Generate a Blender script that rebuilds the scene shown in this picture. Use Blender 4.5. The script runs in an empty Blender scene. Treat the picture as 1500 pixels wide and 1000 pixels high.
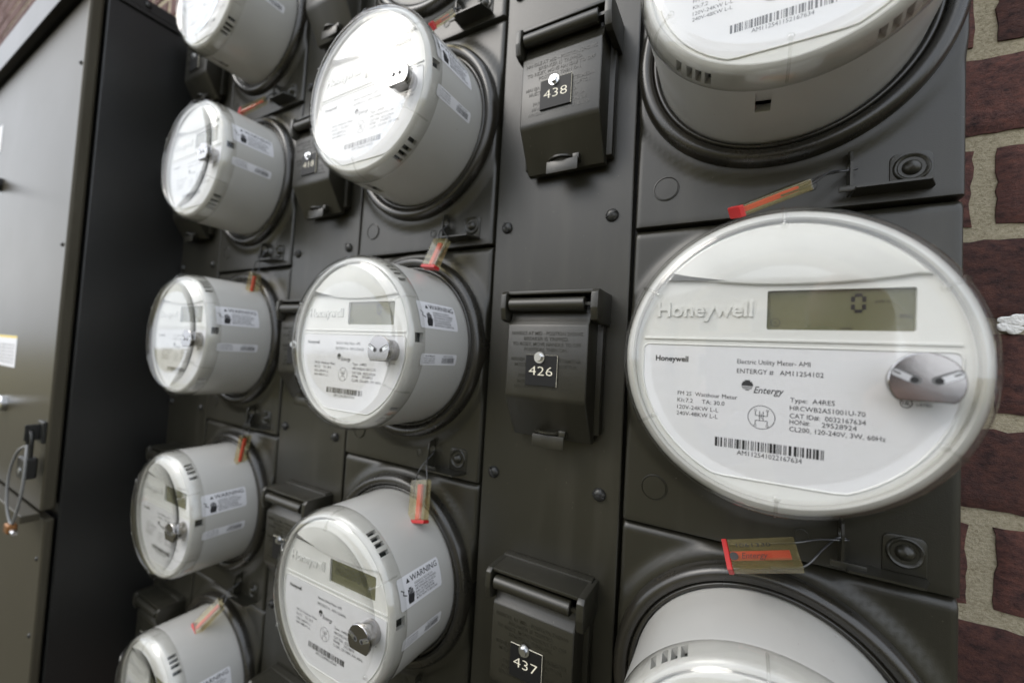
import bpy, bmesh, math, random
from mathutils import Vector, Matrix, noise
random.seed(7)
sc = bpy.context.scene
COL = sc.collection
R = math.radians

# ------------------------------------------------------------------ camera
cd = bpy.data.cameras.new("camera")
cam = bpy.data.objects.new("camera", cd); COL.objects.link(cam)
cam.location = (0.0771, -0.3246, -0.106)
cam.rotation_euler = (1.6096, -0.0552, 0.5105)
cd.sensor_fit = 'HORIZONTAL'; cd.sensor_width = 36.0
cd.lens = 597.2 / 1500 * 36.0
cd.clip_start = 0.01; cd.clip_end = 400
cd.dof.use_dof = True; cd.dof.focus_distance = 0.268; cd.dof.aperture_fstop = 4.2
sc.camera = cam

# ------------------------------------------------------------------ sky, sun, exposure
SUN_EL, SUN_AZ = 42.0, -40.0          # azimuth from the wall's outward normal (-Y), negative towards -X
wd = bpy.data.worlds.new("World"); sc.world = wd; wd.use_nodes = True
nt = wd.node_tree; nt.nodes.clear()
o_ = nt.nodes.new('ShaderNodeOutputWorld'); bg = nt.nodes.new('ShaderNodeBackground')
sky = nt.nodes.new('ShaderNodeTexSky'); sky.sky_type = 'NISHITA'; sky.sun_disc = False
sd = Vector((math.sin(R(SUN_AZ)) * math.cos(R(SUN_EL)), -math.cos(R(SUN_AZ)) * math.cos(R(SUN_EL)), math.sin(R(SUN_EL))))
sky.sun_elevation = R(SUN_EL); sky.sun_rotation = math.atan2(sd.x, sd.y)
sky.dust_density = 4.0; sky.air_density = 1.0
hs = nt.nodes.new('ShaderNodeHueSaturation'); hs.inputs['Saturation'].default_value = 0.45
tc = nt.nodes.new('ShaderNodeTexCoord'); nz = nt.nodes.new('ShaderNodeTexNoise')
nz.inputs['Scale'].default_value = 2.6; nz.inputs['Detail'].default_value = 6
cr = nt.nodes.new('ShaderNodeValToRGB')          # cloud layer over the clear sky, even on every side
cr.color_ramp.elements[0].position = 0.34; cr.color_ramp.elements[0].color = (4.8, 5.5, 6.6, 1)
cr.color_ramp.elements[1].position = 0.66; cr.color_ramp.elements[1].color = (8.4, 8.6, 8.9, 1)
mx = nt.nodes.new('ShaderNodeMixRGB'); mx.inputs[0].default_value = 0.76
nt.links.new(sky.outputs[0], hs.inputs['Color']); nt.links.new(tc.outputs['Generated'], nz.inputs['Vector'])
nt.links.new(nz.outputs['Fac'], cr.inputs[0]); nt.links.new(hs.outputs[0], mx.inputs[1]); nt.links.new(cr.outputs[0], mx.inputs[2])
nt.links.new(mx.outputs[0], bg.inputs[0]); bg.inputs[1].default_value = 0.15
nt.links.new(bg.outputs[0], o_.inputs[0])
sl = bpy.data.lights.new("sun", 'SUN'); sl.energy = 0.5; sl.angle = R(25); sl.color = (1.0, 0.95, 0.88)
so = bpy.data.objects.new("sun", sl); COL.objects.link(so)
so.rotation_euler = (-sd).to_track_quat('-Z', 'Y').to_euler()
sc.view_settings.view_transform = 'Standard'; sc.view_settings.look = 'None'
sc.view_settings.exposure = 1.05; sc.view_settings.gamma = 1.0; sc.view_settings.use_curve_mapping = False
sc.cycles.transparent_max_bounces = 24
sc.cycles.max_bounces = 6

# ------------------------------------------------------------------ materials
def mat(name, col, rough=0.5, metal=0.0, spec=0.5, bump=None, mott=None, coat=0.0, speck=None):
    m = bpy.data.materials.new(name); m.use_nodes = True
    n = m.node_tree; b = n.nodes['Principled BSDF']
    b.inputs['Base Color'].default_value = (*col, 1); b.inputs['Roughness'].default_value = rough
    b.inputs['Metallic'].default_value = metal; b.inputs['Specular IOR Level'].default_value = spec
    b.inputs['Coat Weight'].default_value = coat
    t = n.nodes.new('ShaderNodeTexCoord')
    geo = n.nodes.new('ShaderNodeNewGeometry')
    if mott:                                     # (scale, amount, second colour)
        z = n.nodes.new('ShaderNodeTexNoise'); z.inputs['Scale'].default_value = mott[0]; z.inputs['Detail'].default_value = 8
        z.inputs['Roughness'].default_value = 0.65
        n.links.new(geo.outputs['Position'], z.inputs['Vector'])
        r = n.nodes.new('ShaderNodeValToRGB'); r.color_ramp.elements[0].position = 0.5 - mott[1]; r.color_ramp.elements[1].position = 0.5 + mott[1]
        r.color_ramp.elements[0].color = (*col, 1); r.color_ramp.elements[1].color = (*mott[2], 1)
        n.links.new(z.outputs['Fac'], r.inputs[0]); n.links.new(r.outputs[0], b.inputs['Base Color'])
        rr = n.nodes.new('ShaderNodeMapRange'); rr.inputs[3].default_value = rough * 0.85; rr.inputs[4].default_value = min(1, rough * 1.2)
        n.links.new(z.outputs['Fac'], rr.inputs[0]); n.links.new(rr.outputs[0], b.inputs['Roughness'])
    if speck:                                    # dust and tiny paint nicks
        z = n.nodes.new('ShaderNodeTexNoise'); z.inputs['Scale'].default_value = 420; z.inputs['Detail'].default_value = 2
        n.links.new(geo.outputs['Position'], z.inputs['Vector'])
        z2 = n.nodes.new('ShaderNodeTexNoise'); z2.inputs['Scale'].default_value = 14; z2.inputs['Detail'].default_value = 4
        mp = n.nodes.new('ShaderNodeMapping'); mp.inputs['Scale'].default_value = (3, 1, .5)
        n.links.new(geo.outputs['Position'], mp.inputs[0]); n.links.new(mp.outputs[0], z2.inputs['Vector'])
        r = n.nodes.new('ShaderNodeMapRange'); r.inputs[1].default_value = .755; r.inputs[2].default_value = .79
        n.links.new(z.outputs['Fac'], r.inputs[0])
        r2 = n.nodes.new('ShaderNodeMapRange'); r2.inputs[1].default_value = .5; r2.inputs[2].default_value = .8; r2.inputs[3].default_value = 0; r2.inputs[4].default_value = .16
        n.links.new(z2.outputs['Fac'], r2.inputs[0])
        ad = n.nodes.new('ShaderNodeMath'); ad.operation = 'MAXIMUM'; n.links.new(r.outputs[0], ad.inputs[0]); n.links.new(r2.outputs[0], ad.inputs[1])
        mxx = n.nodes.new('ShaderNodeMixRGB'); mxx.inputs[2].default_value = (*speck, 1)
        src = b.inputs['Base Color'].links
        if src: n.links.new(src[0].from_socket, mxx.inputs[1])
        else: mxx.inputs[1].default_value = (*col, 1)
        n.links.new(ad.outputs[0], mxx.inputs[0]); n.links.new(mxx.outputs[0], b.inputs['Base Color'])
    if bump:                                     # (scale, strength, distance)
        z = n.nodes.new('ShaderNodeTexNoise'); z.inputs['Scale'].default_value = bump[0]; z.inputs['Detail'].default_value = 5
        n.links.new(geo.outputs['Position'], z.inputs['Vector'])
        bp = n.nodes.new('ShaderNodeBump'); bp.inputs['Strength'].default_value = bump[1]; bp.inputs['Distance'].default_value = bump[2]
        n.links.new(z.outputs['Fac'], bp.inputs['Height']); n.links.new(bp.outputs[0], b.inputs['Normal'])
    return m

def clear_mat(name, tint, ior=1.45, boost=1.0, haze=0.0, hazecol=(.8, .8, .8), rough=0.02, smudge_and_rim=False):
    m = bpy.data.materials.new(name); m.use_nodes = True
    n = m.node_tree; n.nodes.clear()
    o = n.nodes.new('ShaderNodeOutputMaterial'); tr = n.nodes.new('ShaderNodeBsdfTransparent'); tr.inputs[0].default_value = (*tint, 1)
    gl = n.nodes.new('ShaderNodeBsdfGlossy'); gl.inputs['Roughness'].default_value = rough
    fr = n.nodes.new('ShaderNodeFresnel'); fr.inputs[0].default_value = ior
    # the back of a sheet in the same geometry: use the outer index on both sides
    geo = n.nodes.new('ShaderNodeNewGeometry')
    a = n.nodes.new('ShaderNodeMath'); a.operation = 'MULTIPLY'; a.inputs[1].default_value = boost; a.use_clamp = True

    mixi = n.nodes.new('ShaderNodeMix'); mixi.data_type = 'FLOAT'
    mixi.inputs[2].default_value = ior; mixi.inputs[3].default_value = 1 / ior
    n.links.new(geo.outputs['Backfacing'], mixi.inputs[0]); n.links.new(mixi.outputs[0], fr.inputs[0])
    n.links.new(fr.outputs[0], a.inputs[0])
    s = n.nodes.new('ShaderNodeMixShader'); n.links.new(a.outputs[0], s.inputs[0])
    last = tr.outputs[0]
    if haze:
        df = n.nodes.new('ShaderNodeBsdfDiffuse'); df.inputs[0].default_value = (*hazecol, 1)
        s2 = n.nodes.new('ShaderNodeMixShader'); s2.inputs[0].default_value = haze
        if smudge_and_rim:                               # faint dust film and wiped patches; dark refracted rim put into the tint at a slant
            lw = n.nodes.new('ShaderNodeLayerWeight'); lw.inputs[0].default_value = .5
            rp = n.nodes.new('ShaderNodeValToRGB'); q = rp.color_ramp.elements
            q[0].position = .55; q[0].color = (*tint, 1); q[1].position = 1.0; q[1].color = (.42, .42, .40, 1); k = q.new(.85); k.color = (.84, .84, .82, 1)
            n.links.new(lw.outputs['Facing'], rp.inputs[0]); n.links.new(rp.outputs[0], tr.inputs[0])
            z = n.nodes.new('ShaderNodeTexNoise'); z.inputs['Scale'].default_value = 38; z.inputs['Detail'].default_value = 9; z.inputs['Roughness'].default_value = .7
            n.links.new(geo.outputs['Position'], z.inputs['Vector'])
            mr = n.nodes.new('ShaderNodeMapRange'); mr.inputs[1].default_value = .45; mr.inputs[2].default_value = .8; mr.inputs[3].default_value = 0; mr.inputs[4].default_value = .02
            n.links.new(z.outputs['Fac'], mr.inputs[0]); n.links.new(mr.outputs[0], s2.inputs[0])
            mg = n.nodes.new('ShaderNodeMapRange'); mg.inputs[1].default_value = .4; mg.inputs[2].default_value = .75; mg.inputs[3].default_value = rough; mg.inputs[4].default_value = .09
            n.links.new(z.outputs['Fac'], mg.inputs[0]); n.links.new(mg.outputs[0], gl.inputs['Roughness'])
        n.links.new(tr.outputs[0], s2.inputs[1]); n.links.new(df.outputs[0], s2.inputs[2]); last = s2.outputs[0]
    n.links.new(last, s.inputs[1]); n.links.new(gl.outputs[0], s.inputs[2]); n.links.new(s.outputs[0], o.inputs[0])
    return m

def brick_mat():
    m = bpy.data.materials.new("brick_clay"); m.use_nodes = True
    n = m.node_tree; b = n.nodes['Principled BSDF']; L = n.links
    geo = n.nodes.new('ShaderNodeNewGeometry'); oi = n.nodes.new('ShaderNodeObjectInfo')
    mp = n.nodes.new('ShaderNodeMapping'); mp.inputs['Scale'].default_value = (.8, 1, 1.1); L.new(geo.outputs['Position'], mp.inputs[0])
    z = n.nodes.new('ShaderNodeTexNoise'); z.inputs['Scale'].default_value = 150; z.inputs['Detail'].default_value = 10; z.inputs['Roughness'].default_value = .72
    L.new(mp.outputs[0], z.inputs['Vector'])
    r = n.nodes.new('ShaderNodeValToRGB'); e = r.color_ramp.elements
    e[0].position = .30; e[0].color = (.010, .006, .006, 1); e[1].position = .70; e[1].color = (.165, .066, .048, 1)
    k = e.new(.46); k.color = (.080, .035, .030, 1); k = e.new(.79); k.color = (.34, .12, .06, 1)
    L.new(z.outputs['Fac'], r.inputs[0])
    h = n.nodes.new('ShaderNodeHueSaturation'); mr = n.nodes.new('ShaderNodeMapRange'); mr.inputs[3].default_value = .8; mr.inputs[4].default_value = 1.3
    L.new(oi.outputs['Random'], mr.inputs[0]); L.new(mr.outputs[0], h.inputs['Value']); L.new(r.outputs[0], h.inputs['Color'])
    L.new(h.outputs[0], b.inputs['Base Color']); b.inputs['Roughness'].default_value = .78; b.inputs['Specular IOR Level'].default_value = .35
    z2 = n.nodes.new('ShaderNodeTexNoise'); z2.inputs['Scale'].default_value = 330; z2.inputs['Detail'].default_value = 8; z2.inputs['Roughness'].default_value = .8
    L.new(mp.outputs[0], z2.inputs['Vector'])
    bp = n.nodes.new('ShaderNodeBump'); bp.inputs['Strength'].default_value = 1.0; bp.inputs['Distance'].default_value = .0034
    L.new(z2.outputs['Fac'], bp.inputs['Height']); L.new(bp.outputs[0], b.inputs['Normal'])
    return m

def mortar_mat():
    m = bpy.data.materials.new("sandy_mortar"); m.use_nodes = True
    n = m.node_tree; b = n.nodes['Principled BSDF']; L = n.links
    geo = n.nodes.new('ShaderNodeNewGeometry')
    mp = n.nodes.new('ShaderNodeMapping'); mp.inputs['Scale'].default_value = (1, 1, 1.15); L.new(geo.outputs['Position'], mp.inputs[0])
    z = n.nodes.new('ShaderNodeTexNoise'); z.inputs['Scale'].default_value = 420; z.inputs['Detail'].default_value = 10; z.inputs['Roughness'].default_value = .78
    L.new(mp.outputs[0], z.inputs['Vector'])
    r = n.nodes.new('ShaderNodeValToRGB'); e = r.color_ramp.elements
    e[0].position = .30; e[0].color = (.15, .125, .08, 1); e[1].position = .60; e[1].color = (.56, .50, .365, 1)
    k = e.new(.42); k.color = (.41, .355, .245, 1)
    L.new(z.outputs['Fac'], r.inputs[0]); L.new(r.outputs[0], b.inputs['Base Color']); b.inputs['Roughness'].default_value = .95; b.inputs['Specular IOR Level'].default_value = .2
    bp = n.nodes.new('ShaderNodeBump'); bp.inputs['Strength'].default_value = .9; bp.inputs['Distance'].default_value = .0040
    L.new(z.outputs['Fac'], bp.inputs['Height']); L.new(bp.outputs[0], b.inputs['Normal'])
    return m

M = {}
M['paint'] = mat('dark_bronze_paint', (.0150, .0142, .0098), .34, 0, .50, (1500, .16, .0006), (9, .28, (.0190, .0176, .0118)), speck=(.10, .092, .075))
M['paint_ring'] = mat('dark_ring_enamel', (.012, .0116, .0098), .27, 0, .6, (900, .10, .0005), (25, .2, (.020, .0175, .0125)), speck=(.09, .07, .042))
M['cabinet'] = mat('cabinet_enamel', (.010, .0103, .0098), .34, .0, .40, (700, .08, .0006), (5, .3, (.013, .0128, .0118)))
M['door'] = mat('cabinet_door_enamel', (.046, .041, .028), .32, .14, .14, (500, .05, .0006), (3, .3, (.058, .052, .038)))
M['screw'] = mat('painted_screw', (.024, .024, .022), .35, .3)
M['slot'] = mat('dark_recess', (.008, .008, .008), .7)
M['body'] = mat('light_grey_plastic', (.455, .446, .416), .20, 0, .6, (2500, .04, .0003), (14, .25, (.435, .432, .415)), speck=(.30, .28, .235))
M['face'] = mat('pale_grey_faceplate_plastic', (.65, .65, .63), .38, 0, .5, (2500, .04, .0003))
M['white'] = mat('white_printed_sheet', (.67, .67, .69), .45)
M['ink'] = mat('black_ink', (.022, .022, .024), .5)
M['inkgrey'] = mat('faded_ink', (.10, .10, .105), .5)
M['lcd'] = mat('lcd_glass', (.118, .117, .064), .25)
M['lcdseg'] = mat('lcd_segment', (.006, .007, .007), .3)
M['lcdghost'] = mat('lcd_faint_segment', (.050, .052, .030), .3)
M['lcdframe'] = mat('lcd_window_frame', (.22, .22, .20), .4)
M['chrome'] = mat('polished_metal', (.36, .35, .345), .13, 1.0, .5, (300, .03, .0004))
M['recess'] = mat('port_recess', (.10, .10, .10), .5)
M['zinc'] = mat('zinc_plated_steel', (.66, .67, .68), .28, 1.0)
M['wire'] = mat('seal_wire_steel', (.10, .10, .10), .4, .9)
M['pcb'] = mat('dark_green_board', (.003, .006, .005), .6, 0, .2)
M['plate'] = mat('black_engraved_plastic', (.009, .009, .009), .5, 0, .25)
M['engrave'] = mat('cream_engraving', (.72, .68, .55), .5)
M['red'] = mat('red_plastic', (.40, .018, .018), .35)
M['pink'] = mat('faded_red_insert', (.50, .030, .024), .4)
M['cover'] = clear_mat('clear_polycarbonate', (.970, .970, .962), 1.585, 1.0, .001, (.7, .7, .7), rough=.015, smudge_and_rim=True)
M['sealclear'] = clear_mat('yellowed_clear_acrylic', (.93, .89, .72), 1.5, 1.3, .11, (.46, .39, .19), .05)
M['brick'] = brick_mat()
M['mortar'] = mortar_mat()
M['whitewash'] = mat('white_paint_spot', (.72, .71, .68), .8, 0, .3, (300, .8, .003))
M['concrete'] = mat('dark_asphalt', (.055, .050, .032), .95, 0, .2, (40, .5, .01), (3, .2, (.080, .072, .045)))
M['grass'] = mat('dry_lawn', (.17, .155, .062), .95, 0, .2, (60, .8, .03), (1.5, .2, (.30, .25, .125)))
M['stucco'] = mat('beige_stucco', (.50, .42, .31), .9, 0, .3, (30, .3, .01))
M['glass'] = mat('window_glass', (.03, .035, .04), .06, 0, .6)
M['roof'] = mat('roof_shingle', (.09, .08, .075), .9)
M['leaf'] = mat('hedge_leaf', (.055, .085, .025), .8)
M['yellow'] = mat('yellow_print', (.75, .55, .03), .5)
M['brass'] = mat('brass', (.26, .12, .045), .45, .8)
M['greywire'] = mat('grey_cable', (.16, .16, .155), .45)

# ------------------------------------------------------------------ mesh helpers
def mk(name, bm, m, parent=None, smooth=None, loc=None):
    me = bpy.data.meshes.new(name); bm.to_mesh(me); bm.free()
    for x in (m if isinstance(m, (list, tuple)) else [m]): me.materials.append(x)
    return ob(name, me, parent, smooth, loc)

def ob(name, me, parent=None, smooth=None, loc=None):
    if smooth:
        for p in me.polygons: p.use_smooth = True
        try: me.set_sharp_from_angle(angle=R(smooth))
        except Exception: pass
    o = bpy.data.objects.new(name, me); COL.objects.link(o)
    if parent: o.parent = parent
    if loc: o.location = loc
    return o

def pyd(name, V, F, m, parent=None, smooth=None):
    me = bpy.data.meshes.new(name); me.from_pydata(V, [], F); me.update()
    for x in (m if isinstance(m, (list, tuple)) else [m]): me.materials.append(x)
    return ob(name, me, parent, smooth)

def empty(name, label, cat, loc=(0, 0, 0), group=None):
    e = bpy.data.objects.new(name, None); COL.objects.link(e); e.location = loc
    e.empty_display_size = .02
    tag(e, label, cat, group); return e

def tag(o, label, cat, group=None):
    o['label'] = label; o['category'] = cat
    if group: o['group'] = group
    return o

def copy(o, parent, loc=None):
    c = o.copy(); COL.objects.link(c); c.parent = parent
    if loc is not None: c.location = loc
    return c

def box(bm, x0, x1, y0, y1, z0, z1, bev=0, seg=2):
    r = bmesh.ops.create_cube(bm, size=1)
    for v in r['verts']:
        v.co = Vector((x0 + (v.co.x + .5) * (x1 - x0), y0 + (v.co.y + .5) * (y1 - y0), z0 + (v.co.z + .5) * (z1 - z0)))
    if bev:
        es = list({e for v in r['verts'] for e in v.link_edges})
        bmesh.ops.bevel(bm, geom=es, offset=bev, segments=seg, affect='EDGES', profile=.5)
    return bm

def boxm(*a, **k):
    bm = bmesh.new(); box(bm, *a, **k); return bm

def extrude_profile(pts, x0, x1, bev=0, seg=2):
    """closed (y, z) outline swept along X"""
    bm = bmesh.new()
    a = [bm.verts.new((x0, y, z)) for y, z in pts]; b = [bm.verts.new((x1, y, z)) for y, z in pts]
    n = len(pts)
    bm.faces.new(a); bm.faces.new(b[::-1])
    for i in range(n): bm.faces.new((a[i], b[i], b[(i + 1) % n], a[(i + 1) % n]))
    bmesh.ops.recalc_face_normals(bm, faces=bm.faces)
    if bev:
        bmesh.ops.bevel(bm, geom=list(bm.edges), offset=bev, segments=seg, affect='EDGES', profile=.5)
    return bm

def lathe(prof, n=96, close=False):
    """(radius, y) profile turned about the Y axis"""
    V, F = [], []
    m = len(prof)
    for j in range(n):
        a = 2 * math.pi * j / n; c, s = math.cos(a), math.sin(a)
        V += [(r * c, y, r * s) for r, y in prof]
    for j in range(n):
        k = (j + 1) % n
        for i in range(m if close else m - 1):
            i2 = (i + 1) % m
            F.append((j * m + i, j * m + i2, k * m + i2, k * m + i))
    return V, F

def tube(pts, rad, n=8):
    V, F = [], []
    P = [Vector(p) for p in pts]
    up = Vector((0, 0, 1)); prev = None
    for i, p in enumerate(P):
        t = (P[min(i + 1, len(P) - 1)] - P[max(i - 1, 0)]).normalized()
        u = prev if prev is not None else (t.cross(up) if abs(t.dot(up)) < .95 else t.cross(Vector((1, 0, 0))))
        u = (u - t * u.dot(t)).normalized(); prev = u; w = t.cross(u)
        V += [tuple(p + (u * math.cos(a) + w * math.sin(a)) * rad) for a in [2 * math.pi * k / n for k in range(n)]]
    for i in range(len(P) - 1):
        for k in range(n): F.append((i * n + k, i * n + (k + 1) % n, (i + 1) * n + (k + 1) % n, (i + 1) * n + k))
    F.append(tuple(range(n))[::-1]); F.append(tuple(range((len(P) - 1) * n, len(P) * n)))
    return V, F

def spline(pts, n=8):
    P = [Vector(p) for p in pts]; out = []
    Q = [P[0]] + P + [P[-1]]
    for i in range(1, len(Q) - 2):
        for k in range(n):
            t = k / n
            out.append(.5 * ((2 * Q[i]) + (Q[i + 1] - Q[i - 1]) * t + (2 * Q[i - 1] - 5 * Q[i] + 4 * Q[i + 1] - Q[i + 2]) * t * t + (-Q[i - 1] + 3 * Q[i] - 3 * Q[i + 1] + Q[i + 2]) * t ** 3))
    out.append(P[-1]); return out

# flat lettering: every string becomes (verts2d, faces), scaled to a wanted width or cap height
_tc = {}
def glyphs(s, shear=0.0, bold=0.0, extrude=0.0):
    k = (s, shear, bold, extrude)
    if k not in _tc:
        c = bpy.data.curves.new('lettering', 'FONT'); c.body = s; c.size = 1.0; c.shear = shear; c.offset = bold
        c.resolution_u = 2; c.extrude = extrude
        o = bpy.data.objects.new('lettering', c)
        me = o.to_mesh()
        _tc[k] = ([tuple(v.co) for v in me.vertices], [tuple(p.vertices) for p in me.polygons])
        o.to_mesh_clear(); bpy.data.objects.remove(o); bpy.data.curves.remove(c)
    return _tc[k]

class Flat:
    """collects flat print in (u, v); depth w is the third coordinate"""
    def __init__(s): s.V = []; s.F = []
    def text(s, t, u, v, width=None, h=None, shear=0, bold=0, align='L', extrude=0, hscale=1):
        V, F = glyphs(t, shear, bold, 0)
        if not V: return
        x0 = min(p[0] for p in V); x1 = max(p[0] for p in V)
        k = (width / (x1 - x0)) if width and not h else (h / .70)
        kx = (width / (x1 - x0)) if width else k * hscale
        off = {'L': 0, 'C': -(x1 - x0) * kx / 2, 'R': -(x1 - x0) * kx}[align]
        b = len(s.V)
        s.V += [(u + off + (p[0] - x0) * kx, v + p[1] * k, 0) for p in V]
        s.F += [tuple(i + b for i in f) for f in F]
    def poly(s, P):
        b = len(s.V); s.V += [(p[0], p[1], 0) for p in P]; s.F.append(tuple(range(b, b + len(P))))
    def rect(s, u0, u1, v0, v1): s.poly([(u0, v0), (u1, v0), (u1, v1), (u0, v1)])
    def disc(s, u, v, r, n=20): s.poly([(u + r * math.cos(2 * math.pi * i / n), v + r * math.sin(2 * math.pi * i / n)) for i in range(n)])
    def ring(s, u, v, r, w, n=28, a0=0, a1=2 * math.pi, sy=1):
        for i in range(n):
            a, b = a0 + (a1 - a0) * i / n, a0 + (a1 - a0) * (i + 1) / n
            s.poly([(u + r * math.cos(a), v + sy * r * math.sin(a)), (u + r * math.cos(b), v + sy * r * math.sin(b)),
                    (u + (r - w) * math.cos(b), v + sy * (r - w) * math.sin(b)), (u + (r - w) * math.cos(a), v + sy * (r - w) * math.sin(a))])
    def line(s, a, b, w):
        d = (Vector(b) - Vector(a)).normalized() * (w / 2); n = Vector((-d.y, d.x)); a, b = Vector(a), Vector(b)
        s.poly([tuple(a + n), tuple(b + n), tuple(b - n), tuple(a - n)][::-1])
    def bars(s, u0, u1, v0, v1, seed, n=60):
        rr = random.Random(seed); u = u0; st = (u1 - u0) / n
        while u < u1 - st:
            w = st * rr.choice((.5, .5, 1, 1.5)); s.rect(u, min(u + w, u1), v0, v1); u += w + st * rr.choice((.5, .5, .9, 1.2))
    def plane(s, y): return [(a, y, b) for a, b, _ in s.V], s.F           # faces -Y
    def wrap(s, rad, y0, th0):                                             # u runs along +Y, v along the arc
        return [(rad * math.cos(th0 + b / rad), y0 + a, rad * math.sin(th0 + b / rad)) for a, b, _ in s.V], s.F

# ------------------------------------------------------------------ dimensions of the meter centre
XC, ZC, W, P = .0937, -.1001, .318, .225        # first meter centre, column pitch, row pitch
WALL_Y = .093

# ------------------------------------------------------------------ setting: ground, lawn, brick wall
bm = bmesh.new(); box(bm, -60, 60, -60, .6, -1.80, -1.60); g = mk('ground', bm, M['grass']); g['kind'] = 'structure'
bm = bmesh.new(); box(bm, -14, 9, -3.2, .3, -1.70, -1.55, .01); g = mk('pavement', bm, M['concrete']); g['kind'] = 'structure'

wall = empty('brick_wall', 'weathered dark red brick wall with sandy mortar behind the meter cabinets', 'wall', (0, WALL_Y, -1.45))
bm = bmesh.new(); box(bm, -4.2, 2.2, .0030, .16, -.15, 3.6)
mo = mk('mortar', bm, M['mortar'], wall)
def brick_mesh(seed, L=.1905, H=.0560):
    nx, nzv = 28, 9
    V, F = [], []
    def jit(x, z, amp): return (.5 * noise.noise(Vector((x * 38 + seed * 7.3, z * 38, seed))) + .6 * noise.noise(Vector((x * 190 + seed, z * 190, seed * 3.1)))) * amp
    idx = {}
    for i in range(nx + 1):
        for j in range(nzv + 1):
            x = -L / 2 + L * i / nx; z = -H / 2 + H * j / nzv
            ed = i in (0, nx) or j in (0, nzv)
            ox = jit(x, z, .0032) if ed else 0; oz = jit(z + 3, x, .0028) if ed else 0
            y = -.0005 + jit(x + 9, z, .0016) + (.0022 if ed else 0)
            idx[i, j] = len(V); V.append((x + ox, y, z + oz))
    for i in range(nx):
        for j in range(nzv): F.append((idx[i, j], idx[i + 1, j], idx[i + 1, j + 1], idx[i, j + 1]))
    loop = [(i, 0) for i in range(nx)] + [(nx, j) for j in range(nzv)] + [(i, nzv) for i in range(nx, 0, -1)] + [(0, j) for j in range(nzv, 0, -1)]
    back = []
    for q in loop:
        v = V[idx[q]]; back.append(len(V)); V.append((v[0], .05, v[2]))
    for k in range(len(loop)):
        k2 = (k + 1) % len(loop); F.append((idx[loop[k2]], idx[loop[k]], back[k], back[k2]))
    me = bpy.data.meshes.new('brick'); me.from_pydata(V, [], F); me.update(); me.materials.append(M['brick'])
    for p in me.polygons: p.use_smooth = True
    try: me.set_sharp_from_angle(angle=R(50))
    except Exception: pass
    return me
BR = [brick_mesh(s) for s in range(8)]
far = bmesh.new(); nb = 0
Z0 = .0368
for j in range(-22, 31):
    zc_ = Z0 + j * .0677
    sh = .2278 + .1016 if j % 2 == 0 else .2278
    for i in range(-21, 9):
        xc_ = sh + i * .2032
        near = (.12 < xc_ < .62 and -.70 < zc_ < .62) or (-3.0 < xc_ < -.95 and .50 < zc_ < 1.52)
        inview = near and nb < 298
        if -1.5 < xc_ < .05 and -.66 < zc_ < .40: continue            # behind the cabinets
        if inview:
            o = bpy.data.objects.new('brick', BR[(i * 3 + j * 5) % 8]); COL.objects.link(o); o.parent = wall
            o.location = (xc_, 0, zc_ + 1.45); o.rotation_euler = (0, R(random.uniform(-.5, .5)), R(random.uniform(-.4, .4))); nb += 1
        else:
            box(far, xc_ - .0963, xc_ + .0963, random.uniform(-.0012, .0012), .05, zc_ + 1.45 - .0288, zc_ + 1.45 + .0288)
fo = mk('brick_field', far, M['brick'], wall); fo['kind'] = 'stuff'
# white paint spot on the joint beside the nearest meter
bm = bmesh.new()
for k in range(16):
    bmesh.ops.create_icosphere(bm, subdivisions=2, radius=1, matrix=Matrix.Translation((.2445 + random.uniform(-.007, .007), -.0005, 1.45 - .0635 + random.uniform(-.0045, .0045))) @ Matrix.Diagonal((random.uniform(.003, .0060), .0007, random.uniform(.0022, .0042), 1)))
for v in bm.verts: v.co += noise.noise_vector(v.co * 300) * .0008
mk('paint_spot', bm, M['whitewash'], wall, 60)

# across the lawn: what the glossy faces look out on
bld = empty('apartment_building', 'beige apartment building across the lawn', 'building', (-6, -24, -1.60))
mk('wall', boxm(-11, 11, -8, 0, 0, 5.6), M['stucco'], bld)
rf = extrude_profile([(-8.6, 5.6), (.6, 5.6), (-4, 7.6)], -11.5, 11.5); mk('roof', rf, M['roof'], bld)
for f_ in range(2):
    for k in range(8):
        x = -9.4 + k * 2.7
        w_ = mk('window', boxm(x - .55, x + .55, -.02, .05, .9 + f_ * 2.7, 2.3 + f_ * 2.7), M['white'], bld)
        mk('pane', boxm(x - .48, x + .48, .045, .06, .97 + f_ * 2.7, 2.23 + f_ * 2.7), M['glass'], w_)
hedge = bmesh.new(); rr = random.Random(3)
for k in range(9000):
    c = Vector((rr.uniform(-26, 12), -17 + rr.gauss(0, .45), -1.60 + rr.uniform(.0, 1.25))); s = rr.uniform(.05, .11)
    d = [Vector((rr.uniform(-1, 1), rr.uniform(-1, 1), rr.uniform(-1, 1))) * s for _ in range(3)]
    hedge.faces.new([hedge.verts.new(c + q) for q in d])
h_ = mk('hedge', hedge, M['leaf']); h_['kind'] = 'stuff'; h_['label'] = 'clipped green hedge in front of the far building'

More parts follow.
